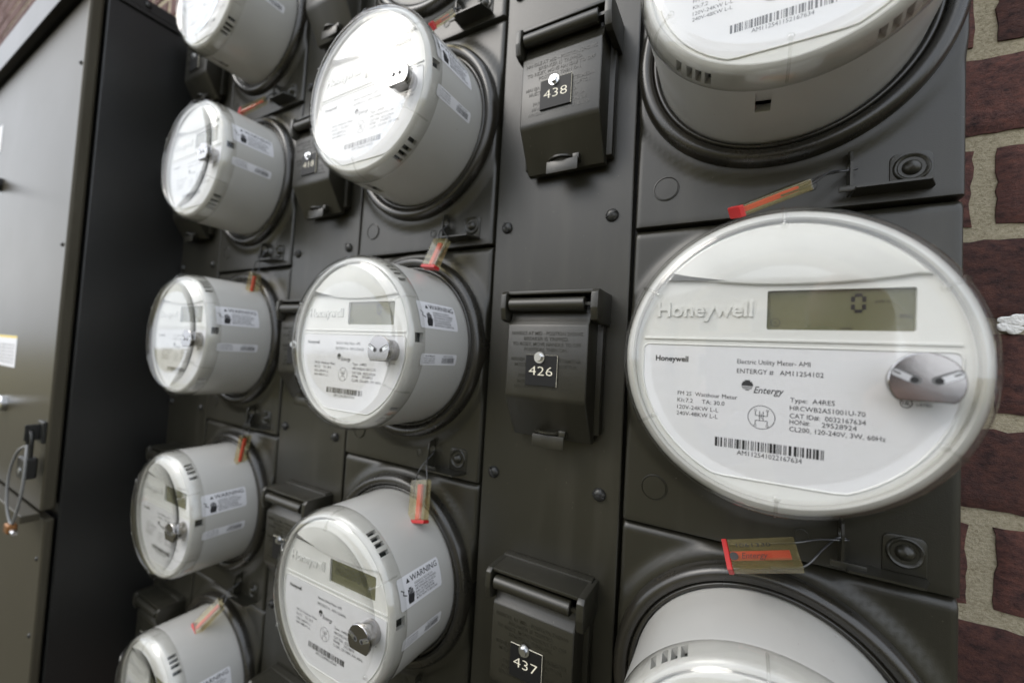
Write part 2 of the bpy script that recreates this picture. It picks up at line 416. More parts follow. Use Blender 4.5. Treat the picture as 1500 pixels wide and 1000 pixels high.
# ------------------------------------------------------------------ socket cover, ring, bracket (shared meshes)
def cover_mesh():
    hw, zb, zt = .0925, -.1243, .0995
    xs = [-hw + d for d in (0, .0006, .0015, .003, .005)] + [-hw + .005 + (2 * hw - .01) * i / 44 for i in range(1, 44)] + [hw - d for d in (.005, .003, .0015, .0006, 0)]
    zs = [zb, zb + .0004, zb + .0012] + [zb + .0012 + (zt - zb - .0092) * i / 52 for i in range(1, 53)] + [zt - d for d in (.0055, .0035, .002, .0008, 0)]
    def rl(d, r): return 0 if d >= r else r - math.sqrt(max(0, r * r - (r - d) ** 2))
    V, F = [], []
    for z in zs:
        for x in xs:
            r = math.hypot(x, z)
            t = min(1, max(0, (.1035 - r) / .0075)); t = t * t * (3 - 2 * t)
            lean = .0016 * (zt - z) / (zt - zb)
            h = .0012 + lean + .0036 * t
            h -= rl(min(x + hw, hw - x), .003) + 1.1 * rl(zt - z, .0065) + rl(z - zb, .0008)
            V.append((x, -h, z))
    nx = len(xs)
    for j in range(len(zs) - 1):
        for i in range(nx - 1): F.append((j * nx + i, j * nx + i + 1, (j + 1) * nx + i + 1, (j + 1) * nx + i))
    loop = list(range(nx)) + [j * nx + nx - 1 for j in range(1, len(zs))] + [(len(zs) - 1) * nx + i for i in range(nx - 2, -1, -1)] + [j * nx for j in range(len(zs) - 2, 0, -1)]
    b0 = len(V); V += [(V[i][0], .012, V[i][2]) for i in loop]
    for k in range(len(loop)):
        k2 = (k + 1) % len(loop); F.append((loop[k2], loop[k], b0 + k, b0 + k2))
    return V, F

def smooth_me(name, V, F, m, ang=35):
    me = bpy.data.meshes.new(name); me.from_pydata(V, [], F); me.update()
    for x in (m if isinstance(m, (list, tuple)) else [m]): me.materials.append(x)
    for p in me.polygons: p.use_smooth = True
    try: me.set_sharp_from_angle(angle=R(ang))
    except Exception: pass
    return me

def bm_me(name, bm, m, ang=30):
    me = bpy.data.meshes.new(name); bm.to_mesh(me); bm.free()
    for x in (m if isinstance(m, (list, tuple)) else [m]): me.materials.append(x)
    for p in me.polygons: p.use_smooth = True
    try: me.set_sharp_from_angle(angle=R(ang))
    except Exception: pass
    return me

ME = {}
ME['cover'] = smooth_me('socket_cover', *cover_mesh(), M['paint'], 40)
ring_prof = [(.0780, .004), (.0782, -.0100), (.0790, -.0118), (.0800, -.0122), (.0812, -.0118), (.0818, -.0105), (.0822, -.0102), (.0826, -.0120), (.0836, -.0138),
             (.0850, -.0146), (.0872, -.0148), (.0892, -.0143), (.0910, -.0128), (.0922, -.0106), (.0928, -.0080), (.0930, -.0040), (.0930, .004)]
ME['ring'] = smooth_me('socket_ring', *lathe(ring_prof, 128), M['paint_ring'], 50)

def bracket_mesh():
    bm = bmesh.new()
    # back tab with a dished seat, shelf and upright hasp plate
    t = .0014
    tab = [(.0588, -.1172)] + [(.0782, -.1172)] + [(.0782 - .0036 + .0036 * math.cos(R(a_)), -.0958 - .0036 + .0036 * math.sin(R(a_))) for a_ in (0, 30, 60, 90)] + [(.0588 + .0036 + .0036 * math.cos(R(a_)), -.0958 - .0036 + .0036 * math.sin(R(a_))) for a_ in (90, 120, 150, 180)]
    a = [bm.verts.new((x, -.0016, z)) for x, z in tab]; b = [bm.verts.new((x, -.0036, z)) for x, z in tab]; nt_ = len(tab)
    ft = bm.faces.new(b); bm.faces.new(a[::-1])
    for i in range(nt_): bm.faces.new((a[i], a[(i + 1) % nt_], b[(i + 1) % nt_], b[i]))
    bmesh.ops.bevel(bm, geom=list(ft.edges), offset=.0006, segments=2, affect='EDGES', profile=.5)
    pts = [(.0405, 0), (.0782, 0), (.0782, -.006), (.0735, -.0172), (.0405, -.0172)]          # shelf, chamfered
    a = [bm.verts.new((x, y - .001, -.1172)) for x, y in pts]; b = [bm.verts.new((x, y - .001, -.1172 - t)) for x, y in pts]
    bm.faces.new(a[::-1]); bm.faces.new(b)
    for i in range(5): bm.faces.new((a[i], a[(i + 1) % 5], b[(i + 1) % 5], b[i]))
    box(bm, .0330, .0500, -.0135, -.0122, -.1186, -.1150, .0003)                              # folded lip
    # hasp plate: normal X, with a round hole
    n = 20; x0, x1 = .0384, .0398; cy, cz, rr = -.0072, -.1005, .0038
    out = [(-.001, -.1186), (-.0130, -.1186), (-.0130, -.1000), (-.0115, -.0935), (-.0072, -.0912), (-.0030, -.0925), (-.001, -.0960)]
    def outer(ang):
        d = Vector((math.cos(ang), math.sin(ang))); best = 1e9
        for i in range(len(out)):
            p = Vector(out[i]) - Vector((cy, cz)); q = Vector(out[(i + 1) % len(out)]) - Vector((cy, cz)); e = q - p
            den = d.x * e.y - d.y * e.x
            if abs(den) < 1e-12: continue
            tt = (p.x * e.y - p.y * e.x) / den; u = (p.x * d.y - p.y * d.x) / den
            if tt > 0 and -1e-6 <= u <= 1 + 1e-6: best = min(best, tt)
        return (cy + d.x * best, cz + d.y * best)
    angs = sorted([2 * math.pi * i / n for i in range(n)] + [math.atan2(q[1] - cz, q[0] - cy) % (2 * math.pi) for q in out])
    L = []
    for x in (x0, x1):
        L.append(([bm.verts.new((x, cy + rr * math.cos(a_), cz + rr * math.sin(a_))) for a_ in angs], [bm.verts.new((x, *outer(a_))) for a_ in angs]))
    m_ = len(angs)
    for i in range(m_):
        k = (i + 1) % m_
        bm.faces.new((L[0][0][i], L[0][0][k], L[0][1][k], L[0][1][i])); bm.faces.new((L[1][0][i], L[1][1][i], L[1][1][k], L[1][0][k]))
        bm.faces.new((L[0][0][i], L[1][0][i], L[1][0][k], L[0][0][k])); bm.faces.new((L[0][1][i], L[0][1][k], L[1][1][k], L[1][1][i]))
    bmesh.ops.recalc_face_normals(bm, faces=bm.faces)
    return bm
ME['bracket'] = bm_me('seal_bracket', bracket_mesh(), M['paint'])
V, F = lathe([(.0088, -.0034), (.0085, -.0044), (.0078, -.0049), (.0070, -.0046), (.0063, -.0039), (.0046, -.0038), (.0043, -.0046), (.0036, -.0058), (.0022, -.0068), (.0002, -.0072)], 32)
ME['rivet'] = smooth_me('rivet', [(x + .0687, y, z - .1052) for x, y, z in V], F, M['paint'], 40)
V, F = lathe([(.0094, -.0020), (.0092, -.0033), (.0088, -.0034), (.0086, -.0022), (.0083, -.0022), (.0081, -.0032), (.0001, -.0033)], 40)
ME['knock'] = smooth_me('knockout', [(x - .0700, y, z - .0962) for x, y, z in V], F, M['paint'], 25)
V, F = lathe([(.0040, -.002), (.0039, -.0030), (.0035, -.0031), (.0033, -.0027), (.0001, -.0030)], 24)
ME['dimple'] = smooth_me('dimple', [(x + .0200, y, z - .1080) for x, y, z in V], F, M['paint'], 25)

# ------------------------------------------------------------------ breaker flap and its housing (local X from the strip, z from the row top)
FX0, FX1 = -.0921, -.0226
fp = [(-.0245, -.0668), (-.0262, -.0722), (-.0270, -.0752), (-.0298, -.0785), (-.0305, -.0800), (-.0305, -.1350), (-.0301, -.1378), (-.0288, -.1402), (-.0108, -.1706), (-.0060, -.1712), (-.0060, -.0668)]
def flap_bm():
    bm = extrude_profile(fp, FX0, FX1)
    es = [e for e in bm.edges if abs(e.verts[0].co.x - e.verts[1].co.x) < 1e-6 and min(e.verts[0].co.y, e.verts[1].co.y) < -.0065 ]
    bmesh.ops.bevel(bm, geom=es, offset=.0011, segments=3, affect='EDGES', profile=.5)
    return bm
ME['flap'] = bm_me('breaker_flap', flap_bm(), M['paint'], 38)
bm = bmesh.new()
bv, bf = lathe([(.0002, FX0 + .0012), (.0048, FX0 + .0012), (.0054, FX0 + .0018), (.0054, FX1 - .0042), (.0048, FX1 - .0036), (.0002, FX1 - .0036)], 28)
ME['barrel'] = smooth_me('hinge_barrel', [(y, x - .0300, z - .0625) for x, y, z in bv], bf, M['paint'], 40)
def housing_bm():
    bm = bmesh.new()
    box(bm, -.0968, -.0180, -.0085, -.0002, -.1640, -.0500, .0012)                 # base tray
    box(bm, -.0905, -.0242, -.0250, -.0080, -.1390, -.0640, .0010); box(bm, -.0905, -.0242, -.0140, -.0080, -.1600, -.1385, .0010)                 # breaker well behind the flap
    for x0, x1 in ((-.0978, -.0930), (-.0206, -.0150)):                            # hinge ears
        pr_ = [(-.0002, -.0515), (-.0318, -.0515), (-.0352, -.0545), (-.0358, -.0660), (-.0335, -.0752), (-.0280, -.0768), (-.0002, -.0768)]
        a = [bm.verts.new((x0, y, z)) for y, z in pr_]; b = [bm.verts.new((x1, y, z)) for y, z in pr_]; n = len(pr_)
        f1 = bm.faces.new(a); f2 = bm.faces.new(b[::-1]); fs = [f1, f2]
        for i in range(n): fs.append(bm.faces.new((a[i], b[i], b[(i + 1) % n], a[(i + 1) % n])))
        es = list({e for f in fs for e in f.edges})
        bmesh.ops.bevel(bm, geom=es, offset=.0006, segments=2, affect='EDGES', profile=.5)
    box(bm, -.0950, -.0180, -.0318, -.0003, -.0545, -.0517, .0006)                 # top plate joining the ears
    box(bm, -.0272, -.0200, -.0312, -.0288, -.0637, -.0613)                        # hinge pin
    bmesh.ops.recalc_face_normals(bm, faces=bm.faces)
    return bm
ME['housing'] = bm_me('flap_housing', housing_bm(), M['paint'], 32)
def latch_bm():
    bm = bmesh.new(); cx = -.0560
    # half-round staple standing out of the flap, plus the bent tab beneath it
    n = 18; z0, z1 = -.1650, -.1636
    for i in range(n):
        a0, a1 = math.pi * i / n, math.pi * (i + 1) / n
        q = []
        for a, r_ in ((a0, .0118), (a1, .0118), (a1, .0078), (a0, .0078)): q.append((cx - .002 + r_ * math.cos(a), -.0138 - .92 * r_ * math.sin(a)))
        t = [bm.verts.new((x, y, z1)) for x, y in q]; b = [bm.verts.new((x, y, z0)) for x, y in q]
        bm.faces.new(t); bm.faces.new(b[::-1])
        for k in range(4): bm.faces.new((t[k], b[k], b[(k + 1) % 4], t[(k + 1) % 4]))
    box(bm, cx - .0135, cx + .0140, -.0215, -.0202, -.1768, -.1668, .0004)
    box(bm, cx - .0135, cx + .0140, -.0212, -.0080, -.1680, -.1666, .0004)
    box(bm, cx + .0085, cx + .0140, -.0190, -.0090, -.1668, -.1622, .0004)
    bmesh.ops.remove_doubles(bm, verts=bm.verts, dist=1e-6); bmesh.ops.recalc_face_normals(bm, faces=bm.faces)
    return bm
ME['latch'] = bm_me('latch', latch_bm(), M['paint'], 30)
fl = Flat(); cx = -.0574
for i, (s, w) in enumerate((("HANDLE AT MID - POSITION SHOWS", .0615), ("BREAKER IS TRIPPED.", .0385), ("TO RESET, MOVE HANDLE TO OFF", .0590), ("POSITION, THEN ON.", .0370))):
    fl.text(s, cx, -.0872 - i * .0043, w, h=.0029, align='C', bold=.004)
for i, s in enumerate(("MANIJA EN POSICION INTERMEDIA", "MUESTRA QUE EL INTERRUPTOR", "ESTA DISPARADO.", "PARA REARMAR, MUEVA LA", "MANIJA A LA POSICION DE", "APAGADO Y LUEGO ENCENDIDO.")):
    fl.text(s, cx, -.1082 - i * .0044, .0600 * len(s) / 29, h=.0029, align='C', bold=.004)
def raised(fl, y, d):
    """lettering with real relief: front faces plus side walls"""
    V = [(a, y - d, b) for a, b, _ in fl.V]; n = len(V); V += [(a, y + .0002, b) for a, b, _ in fl.V]
    F = list(fl.F); cnt = {}
    for f in fl.F:
        for i in range(len(f)): cnt[(f[i], f[(i + 1) % len(f)])] = 1
    for (a, b) in cnt:
        if (b, a) not in cnt: F.append((b, a, a + n, b + n))
    return V, F
me = bpy.data.meshes.new('raised_lettering')
V, F = raised(fl, -.0305, .00020); me.from_pydata(V, [], F); me.update(); me.materials.append(M['paint']); ME['flaptext'] = me
bm = bmesh.new(); box(bm, -.0733, -.0462, -.0321, -.0306, -.1272, -.1030, .00015, 1); ME['plate'] = bm_me('number_plate', bm, M['plate'])
bm = bmesh.new()
for a in ((-.07335, -.0461, -.03195, -.0313, -.10315, -.1029), (-.0463, -.04605, -.03195, -.0313, -.1273, -.1029)): box(bm, *a)
ME['plate_edge'] = bm_me('plate_edge', bm, M['engrave'])
def hexscrew():
    bm = bmesh.new(); c = Vector((-.0613, 0, -.1050))
    for nseg, r_, y0, y1 in ((28, .0046, -.0321, -.0328), (6, .0032, -.0328, -.0352)):
        a = [bm.verts.new((c.x + r_ * math.cos(2 * math.pi * i / nseg + .3), y0, c.z + r_ * math.sin(2 * math.pi * i / nseg + .3))) for i in range(nseg)]
        k = .90 if nseg == 6 else .97
        b = [bm.verts.new((c.x + k * r_ * math.cos(2 * math.pi * i / nseg + .3), y1, c.z + k * r_ * math.sin(2 * math.pi * i / nseg + .3))) for i in range(nseg)]
        bm.faces.new(b)
        for i in range(nseg): bm.faces.new((a[i], a[(i + 1) % nseg], b[(i + 1) % nseg], b[i]))
    bmesh.ops.recalc_face_normals(bm, faces=bm.faces); return bm
ME['hex'] = bm_me('plate_screw', hexscrew(), M['zinc'], 25)
def truss(slot_ang):
    bm = bmesh.new()
    V, F = lathe([(.0054, .0005), (.0054, -.0006), (.0046, -.0022), (.0030, -.0032), (.0012, -.0036), (.0001, -.0036)], 28)
    vs = [bm.verts.new(v) for v in V]
    for f in F: bm.faces.new([vs[i] for i in f])
    m0 = len(bm.faces)
    r_ = Matrix.Rotation(slot_ang, 3, 'Y')
    nb_ = bmesh.new(); box(nb_, -.0050, .0050, -.0039, -.0015, -.00035, .00035); box(nb_, -.0010, .0010, -.0040, -.0015, -.0010, .0010)
    for v in nb_.verts: v.co = r_ @ v.co
    t = bpy.data.meshes.new('t'); nb_.to_mesh(t); nb_.free()
    bm.from_mesh(t); bpy.data.meshes.remove(t)
    bm.faces.ensure_lookup_table()
    for i in range(m0, len(bm.faces)): bm.faces[i].material_index = 1
    return bm
ME['truss'] = [bm_me('panel_screw', truss(a), [M['screw'], M['slot']], 35) for a in (-.5, -.25, 1.1, .2)]

# ------------------------------------------------------------------ meter stacks
stack_names = ['rightmost dark bronze meter enclosure, at the edge of the brick wall', 'middle dark bronze meter enclosure between the other two columns', 'dark bronze meter enclosure column next to the tall cabinet']
PLATES = {(0, 1): '438', (0, 0): '426', (0, -1): '437', (1, 1): '418'}
rows = (2, 1, 0, -1, -2)
for c in range(3):
    X0 = -c * W
    st = empty('meter_enclosure', stack_names[c], 'enclosure', (X0, 0, -.675), 'meter enclosures in a row')
    S = lambda v: (v[0], v[1], v[2] + .675)
    def add(me, name, parent, loc=(0, 0, 0)):
        o = bpy.data.objects.new(name, me); COL.objects.link(o); o.parent = parent; o.location = loc; return o
    mk('back_box', boxm(-.1296, .1872, .0110, WALL_Y - .0005, -.001, 1.127, .0015), M['paint'], st)
    # right and left returns of the box, seen as the dark joints
    mk('breaker_strip', boxm(-.1290, -.0014, -.0012, .0120, .001, 1.124, .0012), M['paint'], st)
    for r in rows:
        zt = r * P + .675
        co = add(ME['cover'], 'socket_cover', st, (XC, 0, ZC + r * P + .675))
        for k, n_ in (('ring', 'socket_ring'), ('bracket', 'seal_bracket'), ('rivet', 'rivet'), ('knock', 'knockout'), ('dimple', 'dimple')): add(ME[k], n_, co)
        add(ME['housing'], 'flap_housing', st, (0, -.0010, zt))
        fo = add(ME['flap'], 'breaker_flap', st, (0, -.0010, zt))
        for k, n_ in (('barrel', 'hinge_barrel'), ('latch', 'latch'), ('flaptext', 'raised_lettering'), ('plate', 'number_plate'), ('plate_edge', 'plate_edge'), ('hex', 'plate_screw')): add(ME[k], n_, fo)
        s = PLATES.get((c, r))
        if s:
            q = Flat(); q.text(s, -.0598, -.1190, .0205, h=.0072, align='C', bold=-.012)
            V, F = q.plane(-.03222); me = bpy.data.meshes.new('plate_number'); me.from_pydata(V, [], F); me.update(); me.materials.append(M['engrave'])
            add(me, 'plate_number', fo)
        for i, x in enumerate((-.1164, -.0178)):
            add(ME['truss'][(r * 2 + i + c) % 4 if c else {0: (2, 0), -1: (2, 3)}.get(r, (1, 0))[i]], 'panel_screw', st, (x, -.0012, r * P + .0140 + .675))

# ------------------------------------------------------------------ electric meters
RB, RF = .0772, .0750
def body_mesh():
    prof = [(.0778, -.006), (RB + .0004, -.012), (RB, -.030), (RB, -.0480), (RB, -.0560), (RB, -.0672), (RB, -.0690), (RB - .0003, -.0704), (RB - .0005, -.0718), (.0754, -.0802), (.0744, -.0818), (.0728, -.0832), (.0714, -.0837), (.0704, -.0832), (.0700, -.0796)]
    n = 240; m = len(prof); V, F, MI = [], [], []
    for j in range(n):
        a = 2 * math.pi * j / n
        V += [(r * math.cos(a), y, r * math.sin(a)) for r, y in prof]
    holes = {}
    for base in (53, 127, -53, -127):
        for k in range(4):
            j0 = int(round((base - 9.2 + k * 5) / 1.5))
            holes[(j0 % n, 8)] = .0040; holes[((j0 + 1) % n, 8)] = .0040
    for d in range(1, 5): holes[(d, 8)] = .0039
    for d in (-100, -98.5, -97, -95.5):
        j0 = int(round(d / 1.5)) % n
        holes[(j0, 3)] = .006
        holes[(j0, 4)] = .0022
    for j in range(n):
        k = (j + 1) % n
        for i in range(m - 1):
            q = (j * m + i, j * m + i + 1, k * m + i + 1, k * m + i)
            if (j, i) in holes:
                d = holes[(j, i)]; b = len(V)
                for v in q:
                    x, y, z = V[v]; r = math.hypot(x, z); V.append((x * (r - d) / r, y, z * (r - d) / r))
                nb_ = [((j - 1) % n, i), (j, i + 1), (k, i), (j, i - 1)]
                for e in range(4):
                    other = {0: ((j - 1) % n, i), 1: (j, i + 1), 2: ((j + 1) % n, i), 3: (j, i - 1)}
                    key = {0: other[0], 1: other[1], 2: other[2], 3: other[3]}[e]
                    if holes.get(key) == d: continue
                    F.append((q[e], q[(e + 1) % 4], b + (e + 1) % 4, b + e)); MI.append(0)
                F.append((b, b + 1, b + 2, b + 3)); MI.append(1 if d > .003 else 0)
            else: F.append(q); MI.append(0)
    me = bpy.data.meshes.new('housing'); me.from_pydata(V, [], F); me.update()
    me.materials.append(M['body']); me.materials.append(M['pcb'])
    for p, q in zip(me.polygons, MI): p.material_index = q; p.use_smooth = True
    try: me.set_sharp_from_angle(angle=R(35))
    except Exception: pass
    return me
ME['body'] = body_mesh()
def fascia():
    bm = bmesh.new(); n = 96
    o = [bm.verts.new((.0702 * math.cos(2 * math.pi * i / n), -.0800, .0702 * math.sin(2 * math.pi * i / n))) for i in range(n)]
    x0, x1, z0, z1, q = -.0056, .0510, .0154, .0353, .0009
    pts = []
    for cx_, cz_, a0 in ((x1 - q, z1 - q, 0), (x0 + q, z1 - q, 90), (x0 + q, z0 + q, 180), (x1 - q, z0 + q, 270)):
        pts += [(cx_ + q * math.cos(R(a0 + 30 * k)), cz_ + q * math.sin(R(a0 + 30 * k))) for k in range(4)]
    w = [bm.verts.new((x, -.0800, z)) for x, z in pts]
    es = [bm.edges.new((o[i], o[(i + 1) % n])) for i in range(n)] + [bm.edges.new((w[i], w[(i + 1) % len(w)])) for i in range(len(w))]
    bmesh.ops.triangle_fill(bm, use_beauty=True, use_dissolve=False, edges=es)
    for f in list(bm.faces):                        # open the window
        c = f.calc_center_median()
        if x0 < c.x < x1 and z0 < c.z < z1 and all(v in w for v in f.verts): bm.faces.remove(f)
    b = [bm.verts.new((x, -.0778, z)) for x, z in pts]; m = len(w)
    for i in range(m): bm.faces.new((w[i], w[(i + 1) % m], b[(i + 1) % m], b[i]))
    bmesh.ops.recalc_face_normals(bm, faces=bm.faces)
    return bm
ME['face'] = bm_me('faceplate', fascia(), M['face'], 30)

def slab(poly, y0, y1, bev=0):
    bm = bmesh.new()
    a = [bm.verts.new((x, y0, z)) for x, z in poly]; b = [bm.verts.new((x, y1, z)) for x, z in poly]; n = len(poly)
    f = bm.faces.new(b); bm.faces.new(a[::-1])
    for i in range(n): bm.faces.new((a[i], a[(i + 1) % n], b[(i + 1) % n], b[i]))
    bmesh.ops.recalc_face_normals(bm, faces=bm.faces)
    if bev: bmesh.ops.bevel(bm, geom=list(f.edges), offset=bev, segments=3, affect='EDGES', profile=.5)
    return bm
arc = [(.0690 * math.cos(a), .0690 * math.sin(a)) for a in [R(36 + (144 - 36) * i / 40) for i in range(41)]]
low = []
for i in range(1, 24):
    t = i / 24; x = arc[-1][0] + (arc[0][0] - arc[-1][0]) * t
    low.append((x, .0378 + .0085 * abs((x - .010) / .066) ** 2.2))
ME['visor'] = bm_me('visor', slab(arc + low, -.0798, -.0822, .0012), M['face'], 30)
np_ = []
for i in range(37):
    a = R(-180 + 5.5 * 0 + 180 * i / 36) ; x, z = .0664 * math.cos(a), .0664 * math.sin(a)
    z = max(z, -.0608); np_.append((max(-.0652, min(.0652, x)), z))
np_ = [p for k, p in enumerate(np_) if k == 0 or (Vector(p) - Vector(np_[k - 1])).length > 1e-5]
np_ += [(.0652, .0040), (.0642, .0058), (.0624, .0064), (-.0624, .0064), (-.0642, .0058), (-.0652, .0040)]
ME['nameplate'] = bm_me('nameplate', slab(np_, -.0799, -.0804), M['white'], 30)
V, F = tube([(x * 1.008, -.0803, z * 1.008 + .0001) for x, z in np_ + np_[:1]], .00055, 6); ME['plate_rim'] = smooth_me('nameplate_rim', V, F, M['face'], 60)
bm = bmesh.new(); box(bm, -.0655, .0655, -.0809, -.0799, .0092, .0106, .0003); ME['ledge'] = bm_me('ledge', bm, M['face'])
bm = bmesh.new(); box(bm, -.0060, .0514, -.0782, -.0776, .0150, .0357)
ME['lcd'] = bm_me('display', bm, M['lcd'])
def digit(q, ch, u, v, h, ghost=False):
    w, t, g = h * .54, h * .20, h * .012
    segs = {'a': ((0, h), (w, h)), 'b': ((w, h), (w, h / 2)), 'c': ((w, h / 2), (w, 0)), 'd': ((0, 0), (w, 0)), 'e': ((0, h / 2), (0, 0)), 'f': ((0, h), (0, h / 2)), 'g': ((0, h / 2), (w, h / 2))}
    for s in {'0': 'abcdef', '8': 'abcdefg'}[ch]:
        (x0, y0), (x1, y1) = segs[s]; a, b = Vector((x0, y0)), Vector((x1, y1)); d = (b - a).normalized() * (t * .42); q.line((u + (a + d).x, v + (a + d).y), (u + (b - d).x, v + (b - d).y), t)
q = Flat(); digit(q, '0', .0290, .0248, .0076)
q.text('kW h', .0372, .0284, h=.0016); q.text('REC', .0458, .0216, h=.0018); q.text('- -', .0462, .0184, h=.0015)
q.ring(-.0018, .0192, .0021, .0003); q.text('A', -.0018, .0183, h=.0017, align='C'); q.rect(.0245, .0290, .0164, .0168)
V, F = q.plane(-.07835); me = bpy.data.meshes.new('digits'); me.from_pydata(V, [], F); me.update(); me.materials.append(M['lcdseg']); ME['lcd0'] = me
q = Flat()
for k in range(6): digit(q, '8', .0002 + k * .0066, .0238, .0078)
q.text('- -', .0400, .0184, h=.0018)
V, F = q.plane(-.07835); me = bpy.data.meshes.new('digits'); me.from_pydata(V, [], F); me.update(); me.materials.append(M['lcdghost']); ME['lcd8'] = me
# raised maker's name
q = Flat(); q.text('Honeywell', -.0590, .0222, .0470, h=.0079, bold=.022)
V, F = raised(q, -.0800, .0009); me = bpy.data.meshes.new('raised_name'); me.from_pydata(V, [], F); me.update(); me.materials.append(M['face']); ME['raised'] = me

def print_mesh(idn, bar, hon):
    q = Flat()
    q.text('Honeywell', -.0590, -.0030, .0172, h=.0030, bold=.03)
    q.text('Electric Utility Meter- AMI', -.0182, -.0026, .0312, h=.0024)
    q.text('ENTERGY #', -.0182, -.0075, .0162, h=.0024); q.text(idn, .0006, -.0075, .0177, h=.0024)
    q.text('FM 2S  Watthour Meter', -.0466, -.0214, .0290, h=.0022)
    q.text('Kh:7.2     TA: 30.0', -.0466, -.0252, .0232, h=.0022)
    q.text('120V-24KW L-L', -.0466, -.0290, .0204, h=.0022); q.text('240V-48KW L-L', -.0468, -.0324, .0204, h=.0022)
    q.text('Type:  A4RES', .0052, -.0204, .0176, h=.0023); q.text('HRCWB2AS1001U-70', .0052, -.0243, .0288, h=.0023)
    q.text('CAT ID#:  0032167634', .0052, -.0281, .0290, h=.0023); q.text('HON#:', .0052, -.0311, .0082, h=.0023); q.text(hon, .0180, -.0311, .0130, h=.0023)
    q.text('CL200, 120-240V, 3W, 60Hz', .0052, -.0346, .0360, h=.0023)
    # utility mark: dark disc crossed by pale bands, and its slanted name
    for k in range(7):
        v0 = -.0162 + k * .00075; 
        if k < 3: hh = .00038
        else: hh = .00078
        vm = v0 + hh / 2 + .0027 - .0; y_ = v0 + hh / 2 + .0136
        if abs(y_) < .0026:
            w_ = math.sqrt(.0026 ** 2 - y_ ** 2); q.rect(-.0133 - w_, -.0133 + w_, v0, v0 + hh)
    q.text('Entergy', -.0104, -.0172, .0130, h=.0034, shear=.30, bold=.006)
    q.ring(-.0067, -.0293, .0060, .00028)
    for a, b in (((-.0093, -.0262), (-.0093, -.0285)), ((-.0041, -.0262), (-.0041, -.0285)), ((-.0093, -.0285), (-.0067, -.0285)), ((-.0067, -.0285), (-.0041, -.0285)), ((-.0075, -.0262), (-.0075, -.0310)), ((-.0059, -.0262), (-.0059, -.0310)), ((-.0093, -.0310), (-.0041, -.0310)), ((-.0093, -.0310), (-.0093, -.0328)), ((-.0041, -.0310), (-.0041, -.0328)), ((-.0067, -.0275), (-.0067, -.0300))): q.line(a, b, .00028)
    for u in (-.0093, -.0041): q.ring(u, -.0334, .0006, .0002, 10); q.ring(u, -.0258, .0006, .0002, 10)
    q.bars(-.0273, .0202, -.0466, -.0418, sum(map(ord, bar)), 62)
    q.text(bar, -.0170, -.0496, .0276, h=.0024)
    q.ring(.0478, -.0165, .0022, .0004, 20); q.text('UL', .0478, -.0173, h=.0016, align='C', bold=.02); q.text('LISTED', .0512, -.0174, h=.0012, bold=.01)
    V, F = q.plane(-.08052); me = bpy.data.meshes.new('printing'); me.from_pydata(V, [], F); me.update(); me.materials.append(M['ink']); return me

# clear cover: double-walled shell with a raised rim, small mould nubs at 60 degrees
co_ = [(.0774, -.0700), (.0779, -.0708), (.0779, -.0745), (.0776, -.0790), (.0764, -.0832), (.0744, -.0866), (.0716, -.0890), (.0688, -.0902), (.0666, -.0907), (.0660, -.0915), (.0650, -.0916), (.0643, -.0908), (.0450, -.0911), (.0220, -.0913), (.0002, -.0914)]
ci_ = [(.0002, -.0893), (.0220, -.0892), (.0450, -.0890), (.0640, -.0887), (.0680, -.0883), (.0704, -.0873), (.0728, -.0853), (.0748, -.0824), (.0761, -.0788), (.0771, -.0745), (.0773, -.0708)]
V, F = lathe(co_ + ci_, 144, True); ME['cover_clear'] = smooth_me('clear_cover', V, F, M['cover'], 60)
bm = bmesh.new()
V, F = tube(spline([(.0778, -.0740, 0), (.0772, -.0812, 0), (.0748, -.0868, 0), (.0700, -.0903, 0), (.0655, -.0916, 0)], 3), .0007, 8)
vs = [bm.verts.new(v) for v in V]
for f in F: bm.faces.new([vs[i] for i in f])
V, F = lathe([(.0017, -.0905), (.0017, -.0918), (.0011, -.0926), (.0001, -.0928)], 12)
vs = [bm.verts.new((x + .0655, y, z)) for x, y, z in V]
for f in F: bm.faces.new([vs[i] for i in f])
ME['rib'] = bm_me('mould_rib', bm, M['cover'], 60)
# optical port: polished plug with a flat chord, two slanted slots
def port():
    bm = bmesh.new(); c = (.0503, -.0066); rr_ = .0121
    def ol(r_, cut): return [(c[0] + r_ * math.cos(a), max(c[1] + r_ * math.sin(a), c[1] - cut)) for a in [2 * math.pi * i / 48 for i in range(48)]]
    lay = [(ol(.0098, .0072), -.0800), (ol(.0098, .0072), -.0905), (ol(.0112, .0078), -.0907), (ol(.0112, .0078), -.0916), (ol(rr_, .0082), -.0918), (ol(rr_, .0082), -.0940), (ol(rr_ - .0004, .0078), -.0944)]
    L = [[bm.verts.new((x, y, z)) for x, z in p] for p, y in lay]
    for i in range(len(L) - 1):
        for k in range(48): bm.faces.new((L[i][k], L[i][(k + 1) % 48], L[i + 1][(k + 1) % 48], L[i + 1][k]))
    bm.faces.new(L[-1])
    bmesh.ops.recalc_face_normals(bm, faces=bm.faces); return bm
ME['port'] = bm_me('optical_port', port(), M['chrome'], 30)
